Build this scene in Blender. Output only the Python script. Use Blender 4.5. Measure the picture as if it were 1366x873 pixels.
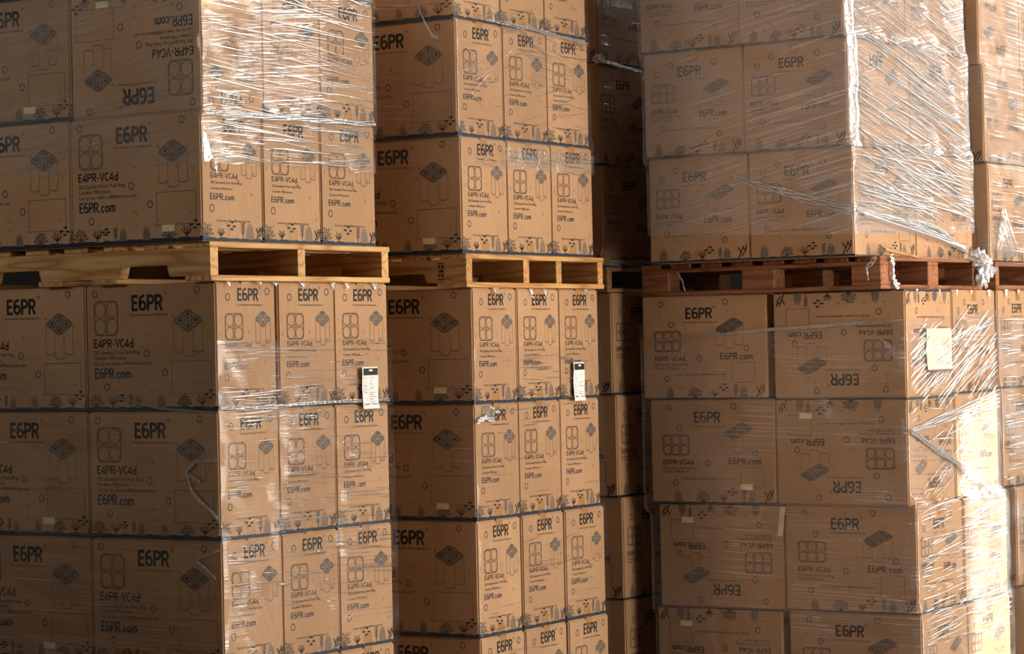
import bpy, bmesh, math, random
from mathutils import Matrix, Vector, noise
R = random.Random(7)
for o in list(bpy.data.objects): bpy.data.objects.remove(o, do_unlink=True)
scene = bpy.context.scene
COL = scene.collection
HC = 1.751                      # camera height above the floor

# ------------------------------------------------------------------ camera
cam_d = bpy.data.cameras.new('camera'); cam = bpy.data.objects.new('camera', cam_d); COL.objects.link(cam)
cam_d.sensor_fit = 'HORIZONTAL'; cam_d.sensor_width = 36.0; cam_d.lens = 36.0*3524.9/1366.0
cam_d.clip_end = 200
cam.matrix_world = Matrix.Translation((0, 0, HC)) @ Matrix.Rotation(math.pi/2+0.0065, 4, 'X') @ Matrix.Rotation(-0.0216, 4, 'Z')
cam_d.dof.use_dof = True; cam_d.dof.focus_distance = 9.7; cam_d.dof.aperture_fstop = 8.0
scene.camera = cam
# ------------------------------------------------------------------ world and light
w = bpy.data.worlds.new('world'); scene.world = w; w.use_nodes = True
w.node_tree.nodes['Background'].inputs[0].default_value = (0.55, 0.65, 0.8, 1)
w.node_tree.nodes['Background'].inputs[1].default_value = 0.06
def area(name, loc, aim, sx, sy, power, col):
    l = bpy.data.lights.new(name, 'AREA'); l.shape = 'RECTANGLE'; l.size = sx; l.size_y = sy; l.energy = power; l.color = col
    o = bpy.data.objects.new(name, l); COL.objects.link(o); o.location = loc
    o.rotation_euler = (Vector(aim)-Vector(loc)).to_track_quat('-Z', 'Y').to_euler()
    return o
area('door_daylight', (5.5, 8.4, 2.1), (0, 8.4, 2.1), 5.4, 4.0, 560, (1.0, 0.91, 0.80))
area('glint_light_high', (5.55, 14.2, 6.3), (0, 13.0, 4.6), 6.4, 1.7, 540, (1.0, 0.97, 0.92))  # added lamp with no known window, gives the pleats their glints
area('glint_light_side', (5.55, 16.4, 3.8), (0, 13.5, 2.6), 4.0, 2.3, 260, (1.0, 0.97, 0.92))  # added lamp, for glints and brightness on stacks D and E
area('clerestory_daylight', (-9.95, -5.2, 5.2), (0, 9, 2.0), 13.0, 3.2, 830, (0.98, 0.97, 0.95))
sl = bpy.data.lights.new('sun', 'SUN'); sl.energy = 15.0; sl.angle = math.radians(0.8); sl.color = (1.0, 0.92, 0.80)
so = bpy.data.objects.new('sun', sl); COL.objects.link(so)
SE, SP = math.radians(20), math.radians(22)
so.rotation_euler = Vector((-math.cos(SE)*math.cos(SP), -math.cos(SE)*math.sin(SP), -math.sin(SE))).to_track_quat('-Z', 'Y').to_euler()
so.location = (12, 16, 8)
vs = scene.view_settings
vs.view_transform = 'Standard'; vs.look = 'None'; vs.exposure = 0.0; vs.gamma = 1.0; vs.use_curve_mapping = False

# ------------------------------------------------------------------ material helpers
def new_mat(name):
    m = bpy.data.materials.new(name); m.use_nodes = True
    nt = m.node_tree; nt.nodes.clear()
    out = nt.nodes.new('ShaderNodeOutputMaterial')
    return m, nt, out
def nd(nt, t, **kw):
    n = nt.nodes.new(t)
    for k, v in kw.items():
        if k.startswith('i_'): n.inputs[k[2:].replace('_', ' ')].default_value = v
        else: setattr(n, k, v)
    return n
def ramp(nt, fac, stops):
    r = nt.nodes.new('ShaderNodeValToRGB')
    e = r.color_ramp.elements
    while len(e) < len(stops): e.new(0.5)
    for q, (p, c) in zip(e, stops):
        q.position = p; q.color = c if len(c) == 4 else (*c, 1)
    nt.links.new(fac, r.inputs[0]); return r
def principled(nt, out, rough=0.7, spec=0.3):
    b = nt.nodes.new('ShaderNodeBsdfPrincipled'); b.inputs['Roughness'].default_value = rough
    b.inputs['Specular IOR Level'].default_value = spec
    nt.links.new(b.outputs[0], out.inputs[0]); return b

def mat_card():
    m, nt, out = new_mat('corrugated_cardboard'); b = principled(nt, out, 0.72, 0.25); L = nt.links
    tc = nd(nt, 'ShaderNodeTexCoord'); oi = nd(nt, 'ShaderNodeObjectInfo')
    add = nd(nt, 'ShaderNodeVectorMath', operation='ADD'); L.new(tc.outputs['Object'], add.inputs[0]); L.new(oi.outputs['Random'], add.inputs[1])
    n1 = nd(nt, 'ShaderNodeTexNoise', i_Scale=3.0, i_Detail=4.0); L.new(add.outputs[0], n1.inputs['Vector'])
    mp = nd(nt, 'ShaderNodeMapping'); mp.inputs['Scale'].default_value = (260, 260, 14); L.new(add.outputs[0], mp.inputs[0])
    n2 = nd(nt, 'ShaderNodeTexNoise', i_Scale=1.0, i_Detail=2.0); L.new(mp.outputs[0], n2.inputs['Vector'])
    r = ramp(nt, n1.outputs[0], [(0.3, (0.385, 0.220, 0.112)), (0.7, (0.455, 0.272, 0.146))])
    mx = nd(nt, 'ShaderNodeMix', data_type='RGBA', blend_type='MULTIPLY'); mx.inputs[0].default_value = 0.25
    L.new(r.outputs[0], mx.inputs[6]); L.new(n2.outputs[0], mx.inputs[7])
    hs = nd(nt, 'ShaderNodeHueSaturation'); L.new(mx.outputs[2], hs.inputs['Color'])
    mr = nd(nt, 'ShaderNodeMapRange'); mr.inputs[3].default_value = 1.1; mr.inputs[4].default_value = 1.32
    L.new(oi.outputs['Random'], mr.inputs[0]); L.new(mr.outputs[0], hs.inputs['Value'])
    L.new(hs.outputs[0], b.inputs['Base Color'])
    bp = nd(nt, 'ShaderNodeBump'); bp.inputs['Strength'].default_value = 0.12; bp.inputs['Distance'].default_value = 0.004
    L.new(n1.outputs[0], bp.inputs['Height']); L.new(bp.outputs[0], b.inputs['Normal'])
    return m
def mat_plain(name, col, rough=0.7, spec=0.25, var=0.12, scale=40):
    m, nt, out = new_mat(name); b = principled(nt, out, rough, spec)
    tc = nd(nt, 'ShaderNodeTexCoord')
    n = nd(nt, 'ShaderNodeTexNoise', i_Scale=scale, i_Detail=3.0); nt.links.new(tc.outputs['Object'], n.inputs['Vector'])
    lo = tuple(c*(1-var) for c in col); hi = tuple(min(1, c*(1+var)) for c in col)
    r = ramp(nt, n.outputs[0], [(0.3, lo), (0.7, hi)]); nt.links.new(r.outputs[0], b.inputs['Base Color'])
    return m
def mat_wood(name, light, dark, rough=0.6):
    m, nt, out = new_mat(name); b = principled(nt, out, rough, 0.25); L = nt.links
    tc = nd(nt, 'ShaderNodeTexCoord'); oi = nd(nt, 'ShaderNodeObjectInfo')
    ad = nd(nt, 'ShaderNodeVectorMath', operation='MULTIPLY_ADD'); L.new(oi.outputs['Random'], ad.inputs[0])
    ad.inputs[1].default_value = (3.1, 5.7, 2.3); L.new(tc.outputs['Object'], ad.inputs[2])
    mp = nd(nt, 'ShaderNodeMapping'); mp.inputs['Scale'].default_value = (1.3, 15, 15); L.new(ad.outputs[0], mp.inputs[0])
    n0 = nd(nt, 'ShaderNodeTexNoise', i_Scale=0.9, i_Detail=1.5); L.new(mp.outputs[0], n0.inputs['Vector'])
    ml = nd(nt, 'ShaderNodeMath', operation='MULTIPLY'); ml.inputs[1].default_value = 7.0; L.new(n0.outputs[0], ml.inputs[0])
    fr = nd(nt, 'ShaderNodeMath', operation='PINGPONG'); fr.inputs[1].default_value = 0.5; L.new(ml.outputs[0], fr.inputs[0])
    mp2 = nd(nt, 'ShaderNodeMapping'); mp2.inputs['Scale'].default_value = (8, 240, 240); L.new(ad.outputs[0], mp2.inputs[0])
    n1 = nd(nt, 'ShaderNodeTexNoise', i_Scale=1.0, i_Detail=3.0); L.new(mp2.outputs[0], n1.inputs['Vector'])
    r = ramp(nt, fr.outputs[0], [(0.0, light), (0.55, tuple(0.6*a+0.4*c for a, c in zip(light, dark))), (1.0, dark)])
    r.color_ramp.elements[1].position = 0.33; r.color_ramp.elements[2].position = 0.5
    mx = nd(nt, 'ShaderNodeMix', data_type='RGBA', blend_type='MULTIPLY'); mx.inputs[0].default_value = 0.35
    L.new(r.outputs[0], mx.inputs[6]); L.new(n1.outputs[0], mx.inputs[7])
    hs = nd(nt, 'ShaderNodeHueSaturation'); L.new(mx.outputs[2], hs.inputs['Color'])
    mr = nd(nt, 'ShaderNodeMapRange'); mr.inputs[3].default_value = 1.05; mr.inputs[4].default_value = 1.35
    L.new(oi.outputs['Random'], mr.inputs[0]); L.new(mr.outputs[0], hs.inputs['Value'])
    L.new(hs.outputs[0], b.inputs['Base Color'])
    bp = nd(nt, 'ShaderNodeBump'); bp.inputs['Strength'].default_value = 0.3; bp.inputs['Distance'].default_value = 0.002
    L.new(n1.outputs[0], bp.inputs['Height']); L.new(bp.outputs[0], b.inputs['Normal'])
    return m
def mat_film(name, angle=0.0, seed=0.0, base=0.07, peak=0.4, haze=0.03, lo=0.42, hi=0.62, rough=0.14, bump=0.45):
    """clear stretch film: mostly transparent, glossy along its stretched pleats (UV = metres along film)"""
    m, nt, out = new_mat(name); L = nt.links
    uv = nd(nt, 'ShaderNodeUVMap')
    def layer(ang, sx, sy, off, det):
        mp = nd(nt, 'ShaderNodeMapping'); mp.inputs['Rotation'].default_value = (0, 0, ang)
        mp.inputs['Location'].default_value = (off, off*1.7, 0)
        L.new(uv.outputs[0], mp.inputs[0])
        m2 = nd(nt, 'ShaderNodeMapping'); m2.inputs['Scale'].default_value = (sx, sy, 1); L.new(mp.outputs[0], m2.inputs[0])
        n = nd(nt, 'ShaderNodeTexNoise', i_Scale=1.0, i_Detail=det); L.new(m2.outputs[0], n.inputs['Vector'])
        return n.outputs[0]
    a = layer(angle, 1.3, 120, 1.3+seed, 2.5)
    c = layer(angle*0.4+0.03, 2.0, 55, 7.7+seed, 2.0)
    k = layer(0.3, 2.6, 4.2, 3.1+seed*2, 2.0)
    mask = nd(nt, 'ShaderNodeMapRange', interpolation_type='SMOOTHSTEP'); mask.inputs[1].default_value = lo; mask.inputs[2].default_value = hi
    L.new(k, mask.inputs[0])
    s = nd(nt, 'ShaderNodeMath', operation='ADD'); L.new(a, s.inputs[0]); L.new(c, s.inputs[1])
    hgt = nd(nt, 'ShaderNodeMath', operation='MULTIPLY'); L.new(s.outputs[0], hgt.inputs[0])
    mk2 = nd(nt, 'ShaderNodeMath', operation='MULTIPLY_ADD'); L.new(mask.outputs[0], mk2.inputs[0]); mk2.inputs[1].default_value = 0.85; mk2.inputs[2].default_value = 0.15
    L.new(mk2.outputs[0], hgt.inputs[1])
    bp = nd(nt, 'ShaderNodeBump'); bp.inputs['Strength'].default_value = bump; bp.inputs['Distance'].default_value = 0.012
    L.new(hgt.outputs[0], bp.inputs['Height'])
    g = nd(nt, 'ShaderNodeBsdfGlossy'); g.inputs['Roughness'].default_value = rough; g.inputs['Color'].default_value = (0.95, 0.96, 0.98, 1)
    L.new(bp.outputs[0], g.inputs['Normal'])
    t = nd(nt, 'ShaderNodeBsdfTransparent'); t.inputs['Color'].default_value = (0.97, 0.97, 0.97, 1)
    st = nd(nt, 'ShaderNodeMapRange', interpolation_type='SMOOTHSTEP'); st.inputs[1].default_value = 0.52; st.inputs[2].default_value = 0.66
    L.new(a, st.inputs[0])
    sm = nd(nt, 'ShaderNodeMath', operation='MULTIPLY'); L.new(st.outputs[0], sm.inputs[0]); L.new(mask.outputs[0], sm.inputs[1])
    fac = nd(nt, 'ShaderNodeMath', operation='MULTIPLY_ADD'); L.new(sm.outputs[0], fac.inputs[0]); fac.inputs[1].default_value = peak; fac.inputs[2].default_value = base
    mix = nd(nt, 'ShaderNodeMixShader'); L.new(fac.outputs[0], mix.inputs[0]); L.new(t.outputs[0], mix.inputs[1]); L.new(g.outputs[0], mix.inputs[2])
    d = nd(nt, 'ShaderNodeBsdfDiffuse'); d.inputs['Color'].default_value = (0.85, 0.86, 0.88, 1)
    hz = nd(nt, 'ShaderNodeMath', operation='MULTIPLY_ADD'); L.new(mask.outputs[0], hz.inputs[0]); hz.inputs[1].default_value = haze; hz.inputs[2].default_value = haze*0.5
    m2 = nd(nt, 'ShaderNodeMixShader'); L.new(hz.outputs[0], m2.inputs[0]); L.new(mix.outputs[0], m2.inputs[1]); L.new(d.outputs[0], m2.inputs[2])
    L.new(m2.outputs[0], out.inputs[0])
    return m
def mat_tail(name, fac=0.45, wh=0.35, bump=0.8):
    m, nt, out = new_mat(name); L = nt.links
    t = nd(nt, 'ShaderNodeBsdfTransparent'); g = nd(nt, 'ShaderNodeBsdfGlossy'); g.inputs['Roughness'].default_value = 0.2
    d = nd(nt, 'ShaderNodeBsdfDiffuse'); d.inputs['Color'].default_value = (0.82, 0.83, 0.85, 1)
    tc = nd(nt, 'ShaderNodeTexCoord'); n = nd(nt, 'ShaderNodeTexNoise', i_Scale=60.0, i_Detail=3.0); L.new(tc.outputs['Object'], n.inputs['Vector'])
    bp = nd(nt, 'ShaderNodeBump'); bp.inputs['Strength'].default_value = bump; bp.inputs['Distance'].default_value = 0.006
    L.new(n.outputs[0], bp.inputs['Height'])
    if bump: L.new(bp.outputs[0], g.inputs['Normal'])
    a = nd(nt, 'ShaderNodeMixShader'); a.inputs[0].default_value = wh; L.new(g.outputs[0], a.inputs[1]); L.new(d.outputs[0], a.inputs[2])
    b = nd(nt, 'ShaderNodeMixShader'); b.inputs[0].default_value = fac; L.new(t.outputs[0], b.inputs[1]); L.new(a.outputs[0], b.inputs[2])
    L.new(b.outputs[0], out.inputs[0]); return m

M = dict(
    card=mat_card(),
    black=mat_plain('black_ink', (0.022, 0.018, 0.016), 0.6), navy=mat_plain('navy_ink', (0.016, 0.028, 0.045), 0.6),
    grey=mat_plain('grey_brown_ink', (0.15, 0.095, 0.058), 0.65), slate=mat_plain('slate_ink', (0.075, 0.070, 0.068), 0.65),
    plate=mat_plain('mid_brown_ink', (0.255, 0.170, 0.108), 0.65), faint=mat_plain('faint_brown_ink', (0.235, 0.150, 0.088), 0.7), pale=mat_plain('pale_brown_ink', (0.33, 0.215, 0.128), 0.7),
    tape=mat_plain('brown_tape', (0.37, 0.185, 0.065), 0.35, 0.4), sticker=mat_plain('cream_sticker', (0.80, 0.66, 0.40), 0.6),
    white=mat_plain('white_paper', (0.80, 0.78, 0.76), 0.6, 0.3, 0.04, 12), print_grey=mat_plain('grey_label_print', (0.30, 0.29, 0.29), 0.6),
    pouch=mat_plain('cream_paper', (0.62, 0.52, 0.43), 0.6, 0.3, 0.08, 12),
    pine=mat_wood('fresh_pine', (0.66, 0.40, 0.165), (0.40, 0.18, 0.055)), pine_b=mat_wood('yellow_pine', (0.58, 0.32, 0.115), (0.33, 0.14, 0.04)),
    red_wood=mat_wood('aged_red_brown_wood', (0.36, 0.15, 0.065), (0.19, 0.07, 0.032)), old_wood=mat_wood('dull_brown_wood', (0.34, 0.19, 0.09), (0.19, 0.10, 0.05)),
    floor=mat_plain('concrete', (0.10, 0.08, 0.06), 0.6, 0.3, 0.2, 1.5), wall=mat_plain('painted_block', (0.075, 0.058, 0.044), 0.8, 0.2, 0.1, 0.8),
    shade_wall=mat_plain('shade_black_block', (0.018, 0.014, 0.011), 0.85, 0.15, 0.1, 0.8), ceil=mat_plain('ceiling_sheet', (0.10, 0.09, 0.08), 0.8, 0.2, 0.1, 0.8), steel=mat_plain('grey_steel', (0.25, 0.26, 0.28), 0.45, 0.5),  # back wall near-black: deep shade put into its colour
    tail=mat_tail('bunched_film'), rope=mat_tail('twisted_film', 0.5, 0.25), tail_white=mat_tail('white_bunched_film', 0.85, 0.6),
)
def link(name, mesh, parent=None, mat=None):
    o = bpy.data.objects.new(name, mesh); COL.objects.link(o)
    if mat and not mesh.materials: mesh.materials.append(mat)
    if parent: o.parent = parent
    return o
def tag(o, label, cat, group=None, kind=None):
    o['label'] = label; o['category'] = cat
    if group: o['group'] = group
    if kind: o['kind'] = kind
    return o
def empty(name, loc, rz):
    o = bpy.data.objects.new(name, None); COL.objects.link(o); o.empty_display_size = 0.1
    o.location = loc; o.rotation_euler = (0, 0, rz); return o
def mesh_from(name, v, f, mats=None, mi=None, smooth=False):
    me = bpy.data.meshes.new(name); me.from_pydata(v, [], f); 
    for q in (mats or []): me.materials.append(q)
    if mi: me.polygons.foreach_set('material_index', mi)
    if smooth: me.polygons.foreach_set('use_smooth', [True]*len(me.polygons))
    me.update(); return me
def box_mesh(name, x0, x1, y0, y1, z0, z1, bev=0.0, seg=1):
    bm = bmesh.new(); bmesh.ops.create_cube(bm, size=1.0)
    for v in bm.verts: v.co = Vector((x0+(v.co.x+.5)*(x1-x0), y0+(v.co.y+.5)*(y1-y0), z0+(v.co.z+.5)*(z1-z0)))
    if bev: bmesh.ops.bevel(bm, geom=bm.edges[:], offset=bev, segments=seg, affect='EDGES')
    me = bpy.data.meshes.new(name); bm.to_mesh(me); bm.free(); return me
def boxes_mesh(name, bl):
    V, F = [], []
    for (x0, x1, y0, y1, z0, z1) in bl:
        b = len(V)
        V += [(x0,y0,z0),(x1,y0,z0),(x1,y1,z0),(x0,y1,z0),(x0,y0,z1),(x1,y0,z1),(x1,y1,z1),(x0,y1,z1)]
        F += [tuple(b+i for i in q) for q in ((3,2,1,0),(4,5,6,7),(0,1,5,4),(1,2,6,5),(2,3,7,6),(3,0,4,7))]
    return mesh_from(name, V, F)

# ------------------------------------------------------------------ the setting
XL, XR, YB, YF, ZT = -10.0, 5.2, -13.0, 21.0, 7.7
def struct(name, me, mat):
    o = link(name, me, None, mat); o['kind'] = 'structure'; return o
struct('floor', boxes_mesh('floor', [(XL-.3, XR+4, YB-.3, YF+.3, -0.2, 0.0)]), M['floor'])
struct('ceiling', boxes_mesh('ceiling', [(XL-.3, XR+.3, YB-.3, YF+.3, ZT, ZT+.2)]), M['ceil'])
struct('wall_back', boxes_mesh('wall_back', [(XL-.3, XR+.3, YF, YF+.3, 0, ZT)]), M['shade_wall'])
struct('wall_front', boxes_mesh('wall_front', [(XL-.3, XR+.3, YB-.3, YB, 0, ZT)]), M['wall'])
DY0, DY1, DZ1 = 5.6, 11.2, 4.2
HY0, HY1, HZ0, HZ1 = 10.9, 17.5, 5.4, 7.2
GY0, GY1, GZ1 = 12.80, 13.26, 2.79     # unseen gap, added to shape the sun patch on stack D
SY0, SY1, SZ0, SZ1 = 14.3, 18.5, 2.6, 5.05
struct('wall_right', boxes_mesh('wall_right', [(XR, XR+.3, YB, DY0, 0, ZT), (XR, XR+.3, DY0, DY1, DZ1, HZ0), (XR, XR+.3, DY1, GY0, 0, HZ0), (XR, XR+.3, GY1, SY0, 0, HZ0), (XR, XR+.3, GY0, GY1, GZ1, HZ0),
    (XR, XR+.3, SY0, SY1, 0, SZ0), (XR, XR+.3, SY0, SY1, SZ1, HZ0), (XR, XR+.3, SY1, YF, 0, HZ0),
    (XR, XR+.3, DY0, HY0, HZ0, HZ1), (XR, XR+.3, HY1, YF, HZ0, HZ1), (XR, XR+.3, DY0, YF, HZ1, ZT)]), M['wall'])
struct('glint_frame_side', boxes_mesh('glint_frame_side', [(XR-.05, XR-.002, SY0-.1, SY0, SZ0-.1, SZ1+.1), (XR-.05, XR-.002, SY1, SY1+.1, SZ0-.1, SZ1+.1), (XR-.05, XR-.002, SY0, SY1, SZ0-.1, SZ0), (XR-.05, XR-.002, SY0, SY1, SZ1, SZ1+.1)]), M['steel'])  # frame of an unseen opening added for the side glint lamp
struct('sun_gap_frame', boxes_mesh('sun_gap_frame', [(XR-.05, XR-.004, GY1, GY1+.9, 0, GZ1+.1), (XR-.05, XR-.004, GY0-.08, GY0, 0, GZ1+.1)]), M['steel'])  # edges of the added sun gap
struct('light_blocker_wall', boxes_mesh('light_blocker_wall', [(-9.9, -3.75, 4.5, 4.7, 0, 2.55), (-3.75, -1.75, 4.5, 4.7, 0, 3.2)]), M['wall'])  # unseen wall added to keep fill light off the lower left faces
WY0, WY1, WZ0, WZ1 = -11.8, 1.4, 3.5, 6.9
struct('wall_left', boxes_mesh('wall_left', [(XL-.3, XL, YB, WY0, 0, ZT), (XL-.3, XL, WY1, YF, 0, ZT), (XL-.3, XL, WY0, WY1, 0, WZ0), (XL-.3, XL, WY0, WY1, WZ1, ZT)]), M['wall'])
struct('door_1', boxes_mesh('door_1', [(XR-.06, XR-.002, DY0-.14, DY0, 0, DZ1+.14), (XR-.06, XR-.002, DY1, DY1+.14, 0, DZ1+.14), (XR-.06, XR-.002, DY0, DY1, DZ1, DZ1+.14)]), M['steel'])
struct('window_1', boxes_mesh('window_1', [(XL+.002, XL+.05, WY0-.1, WY0, WZ0-.1, WZ1+.1), (XL+.002, XL+.05, WY1, WY1+.1, WZ0-.1, WZ1+.1), (XL+.002, XL+.05, WY0, WY1, WZ0-.1, WZ0), (XL+.002, XL+.05, WY0, WY1, WZ1, WZ1+.1)]), M['steel'])

struct('glint_frame_high', boxes_mesh('glint_frame_high', [(XR-.05, XR-.002, HY0-.1, HY0, HZ0-.1, HZ1+.1), (XR-.05, XR-.002, HY1, HY1+.1, HZ0-.1, HZ1+.1), (XR-.05, XR-.002, HY0, HY1, HZ0-.1, HZ0), (XR-.05, XR-.002, HY0, HY1, HZ1, HZ1+.1)]), M['steel'])  # frame of an unseen opening added for the high glint lamp

# ------------------------------------------------------------------ printing: flat ink on carton faces
INK = ['black', 'navy', 'grey', 'slate', 'faint', 'pale', 'plate']
_txt = {}
def text_geo(s):
    if s not in _txt:
        c = bpy.data.curves.new('t', 'FONT'); c.body = s; c.size = 1.0; c.resolution_u = 2
        o = bpy.data.objects.new('t', c); COL.objects.link(o)
        dg = bpy.context.evaluated_depsgraph_get(); dg.update()
        me = bpy.data.meshes.new_from_object(o.evaluated_get(dg))
        vs_ = [(v.co.x, v.co.y) for v in me.vertices]; fs = [tuple(p.vertices) for p in me.polygons]
        bpy.data.objects.remove(o); bpy.data.curves.remove(c); bpy.data.meshes.remove(me)
        x0 = min(v[0] for v in vs_); x1 = max(v[0] for v in vs_)
        _txt[s] = ([((x-x0)/(x1-x0), y/0.72) for x, y in vs_], fs)
    return _txt[s]
def arc(cx, cy, rx, ry, a0, a1, n=8):
    return [(cx+rx*math.cos(math.radians(a0+(a1-a0)*i/n)), cy+ry*math.sin(math.radians(a0+(a1-a0)*i/n))) for i in range(n+1)]
# stroke alphabet: cap height 1, advance width, list of (points, closed)
G = {
 'E': (.60, [([(.56,.92),(.08,.92),(.08,.08),(.56,.08)],0), ([(.08,.51),(.50,.51)],0)]),
 'P': (.66, [([(.08,0),(.08,.92)]+[(.34,.92)]+arc(.34,.70,.24,.22,90,-90,8)+[(.08,.48)],0)]),
 'R': (.68, [([(.08,0),(.08,.92)]+[(.34,.92)]+arc(.34,.70,.24,.22,90,-90,8)+[(.08,.48)],0), ([(.34,.48),(.60,0)],0)]),
 '6': (.68, [([(.52,.96)]+arc(.36,.64,.28,.28,95,180,6)+[(.08,.30)]+arc(.33,.30,.25,.22,180,360,10)+[(.58,.36)]+arc(.33,.36,.25,.20,0,180,10),0)]),
 '4': (.66, [([(.46,0),(.46,.96),(.04,.26),(.64,.26)],0)]),
 '-': (.40, [([(.06,.40),(.34,.40)],0)]),
 'V': (.68, [([(.05,1),(.34,.04),(.63,1)],0)]),
 'C': (.62, [(arc(.36,.5,.28,.44,45,315,14),0)]),
 'd': (.62, [([(.52,1),(.52,0)],0), (arc(.30,.30,.22,.26,0,360,12),1)]),
 '.': (.24, [([(.12,0),(.12,.14)],0)]),
 'c': (.50, [(arc(.30,.30,.22,.26,50,310,10),0)]),
 'o': (.60, [(arc(.30,.30,.22,.26,0,360,12)[:-1],1)]),
 'm': (.86, [([(.08,0),(.08,.6)],0), ([(.08,.40)]+arc(.25,.40,.17,.18,150,0,5)+[(.42,0)],0), ([(.42,.40)]+arc(.59,.40,.17,.18,150,0,5)+[(.76,0)],0)]),
}
class Print:
    def __init__(s, w, h): s.w, s.h, s.V, s.F, s.MI, s.lay = w, h, [], [], [], 0.0
    def P(s, u, v): return (u*s.w, (1-v)*s.h)                       # u,v from the top-left corner of the face
    def add(s, pts, faces, mat):
        b = len(s.V); s.V += [(x, y, s.lay) for x, y in pts]; s.F += [tuple(b+i for i in f) for f in faces]; s.MI += [INK.index(mat)]*len(faces)
        s.lay += 0.0000006
    def poly(s, pts, mat): s.add(pts, [tuple(range(len(pts)))], mat)
    def stroke(s, pts, wd, mat, closed=False):
        n = len(pts); L, Rr = [], []
        for i in range(n):
            p = Vector(pts[i]); a = Vector(pts[(i-1) % n]) if (closed or i > 0) else None; c = Vector(pts[(i+1) % n]) if (closed or i < n-1) else None
            d1 = (p-a).normalized() if a is not None and (p-a).length > 1e-9 else None; d2 = (c-p).normalized() if c is not None and (c-p).length > 1e-9 else None
            d1 = d1 or d2; d2 = d2 or d1
            if d1 is None: d1 = d2 = Vector((1, 0))
            n1 = Vector((-d1.y, d1.x)); n2 = Vector((-d2.y, d2.x)); m = n1+n2
            m = m.normalized() if m.length > 1e-6 else n1
            k = min(2.2, 1/max(0.2, m.dot(n1)))*wd/2
            L.append(tuple(p+m*k)); Rr.append(tuple(p-m*k))
        F = [(i, i+1, n+i+1, n+i) for i in range(n-1)]
        if closed: F.append((n-1, 0, n, 2*n-1))
        s.add(L+Rr, [f[::-1] for f in F], mat)
    def ring(s, cx, cy, rx, ry, wd, mat, n=20): s.stroke(arc(cx, cy, rx, ry, 0, 360, n)[:-1], wd, mat, True)
    def bubble(s, u, v, r=.0115, mat='slate'):
        x, y = s.P(u, v); s.ring(x, y, r, r*1.05, r*.34, mat, 16)
    def glyphs(s, txt, u0, u1, v0, v1, mat, weight):
        x0, y1 = s.P(u0, v0); x1, y0 = s.P(u1, v1); h = y1-y0
        tot = sum(G[c][0] for c in txt)+0.06*(len(txt)-1); k = (x1-x0)/tot; x = x0
        for c in txt:
            for pts, cl in G[c][1]:
                ww = weight*h
                q = [(x+px*k, y0+py*h) for px, py in pts]
                if cl and len(q) > 2 and (Vector(q[0])-Vector(q[-1])).length < 1e-6: q = q[:-1]
                s.stroke(q, ww, mat, bool(cl))
            x += (G[c][0]+0.06)*k
    def text(s, txt, u0, u1, vmid, capm, mat):
        vs_, fs = text_geo(txt); x0, yc = s.P(u0, vmid); x1 = u1*s.w
        s.add([(x0+x*(x1-x0), yc-capm/2+y*capm) for x, y in vs_], fs, mat)
    def rect(s, u0, u1, v0, v1, wd, mat):
        s.stroke([s.P(u0, v0), s.P(u0, v1), s.P(u1, v1), s.P(u1, v0)], wd, mat, True)
    def ringicon(s, u0, u1, v0, v1, cols, rows):
        x0, y1 = s.P(u0, v0); x1, y0 = s.P(u1, v1); r = min(x1-x0, y1-y0)*.16; t = .0034
        q = arc(x1-r, y1-r, r, r, 0, 90, 4)+arc(x0+r, y1-r, r, r, 90, 180, 4)+arc(x0+r, y0+r, r, r, 180, 270, 4)+arc(x1-r, y0+r, r, r, 270, 360, 4)
        s.stroke(q, t*1.3, 'grey', True)
        cw, ch = (x1-x0)/cols, (y1-y0)/rows
        for i in range(cols):
            for j in range(rows): s.ring(x0+(i+.5)*cw, y0+(j+.5)*ch, cw*.46, ch*.46, t, 'grey', 22)
        for i in range(1, cols):
            for j in range(1, rows): s.ring(x0+i*cw, y0+j*ch, cw*.13, ch*.13, t, 'grey', 10)
            s.stroke([(x0+i*cw, y0+.02*ch), (x0+i*cw, y0+.25*ch)], t, 'grey'); s.stroke([(x0+i*cw, y1-.02*ch), (x0+i*cw, y1-.25*ch)], t, 'grey')
    def canpack(s, u0, u1, v0, v1, vb, cols, rows):
        """oblique drawing of a ring-topped can pack: dark top plate with can lids, cans below in outline"""
        x0, y1 = s.P(u0, v0); x1, y0 = s.P(u1, v1); yb = s.P(0, vb)[1]; W, H = x1-x0, y1-y0
        # plate corners : left, bottom, right, top
        fb = .5 if cols == rows else .36
        A, B, C, D = Vector((x0, y0+H*(.5 if cols == rows else .36))), Vector((x0+W*fb, y0)), Vector((x1, y0+H*(.5 if cols == rows else .64))), Vector((x0+W*(1-fb), y1))
        def rc(a, b_, t=.12): return a+(b_-a)*t
        pts = [rc(A,D), rc(A,B), rc(B,A), rc(B,C), rc(C,B), rc(C,D), rc(D,C), rc(D,A)]
        if True:
            yl, yr = yb+H*.30, yb+H*.36
            for p in (A, C): s.stroke([(p.x+(.004 if p is A else -.004), p.y), (p.x+(.004 if p is A else -.004), yl)], .0022, 'faint')
            for t in (.33, .66): s.stroke([(x0+W*t, y0+.1*H), (x0+W*t, yb+.06*H)], .002, 'faint')
            n = 3
            s.stroke(arc(x0+W*.17, yl, W*.16, H*.13, 190, 350, 6), .003, 'grey'); s.stroke(arc(x0+W*.5, yb+H*.12, W*.17, H*.13, 190, 350, 6), .003, 'grey'); s.stroke(arc(x1-W*.17, yl, W*.16, H*.13, 190, 350, 6), .003, 'grey')
        s.poly([tuple(p) for p in pts], 'plate'); s.stroke([tuple(p) for p in pts], .0026, 'slate', True)
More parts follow.
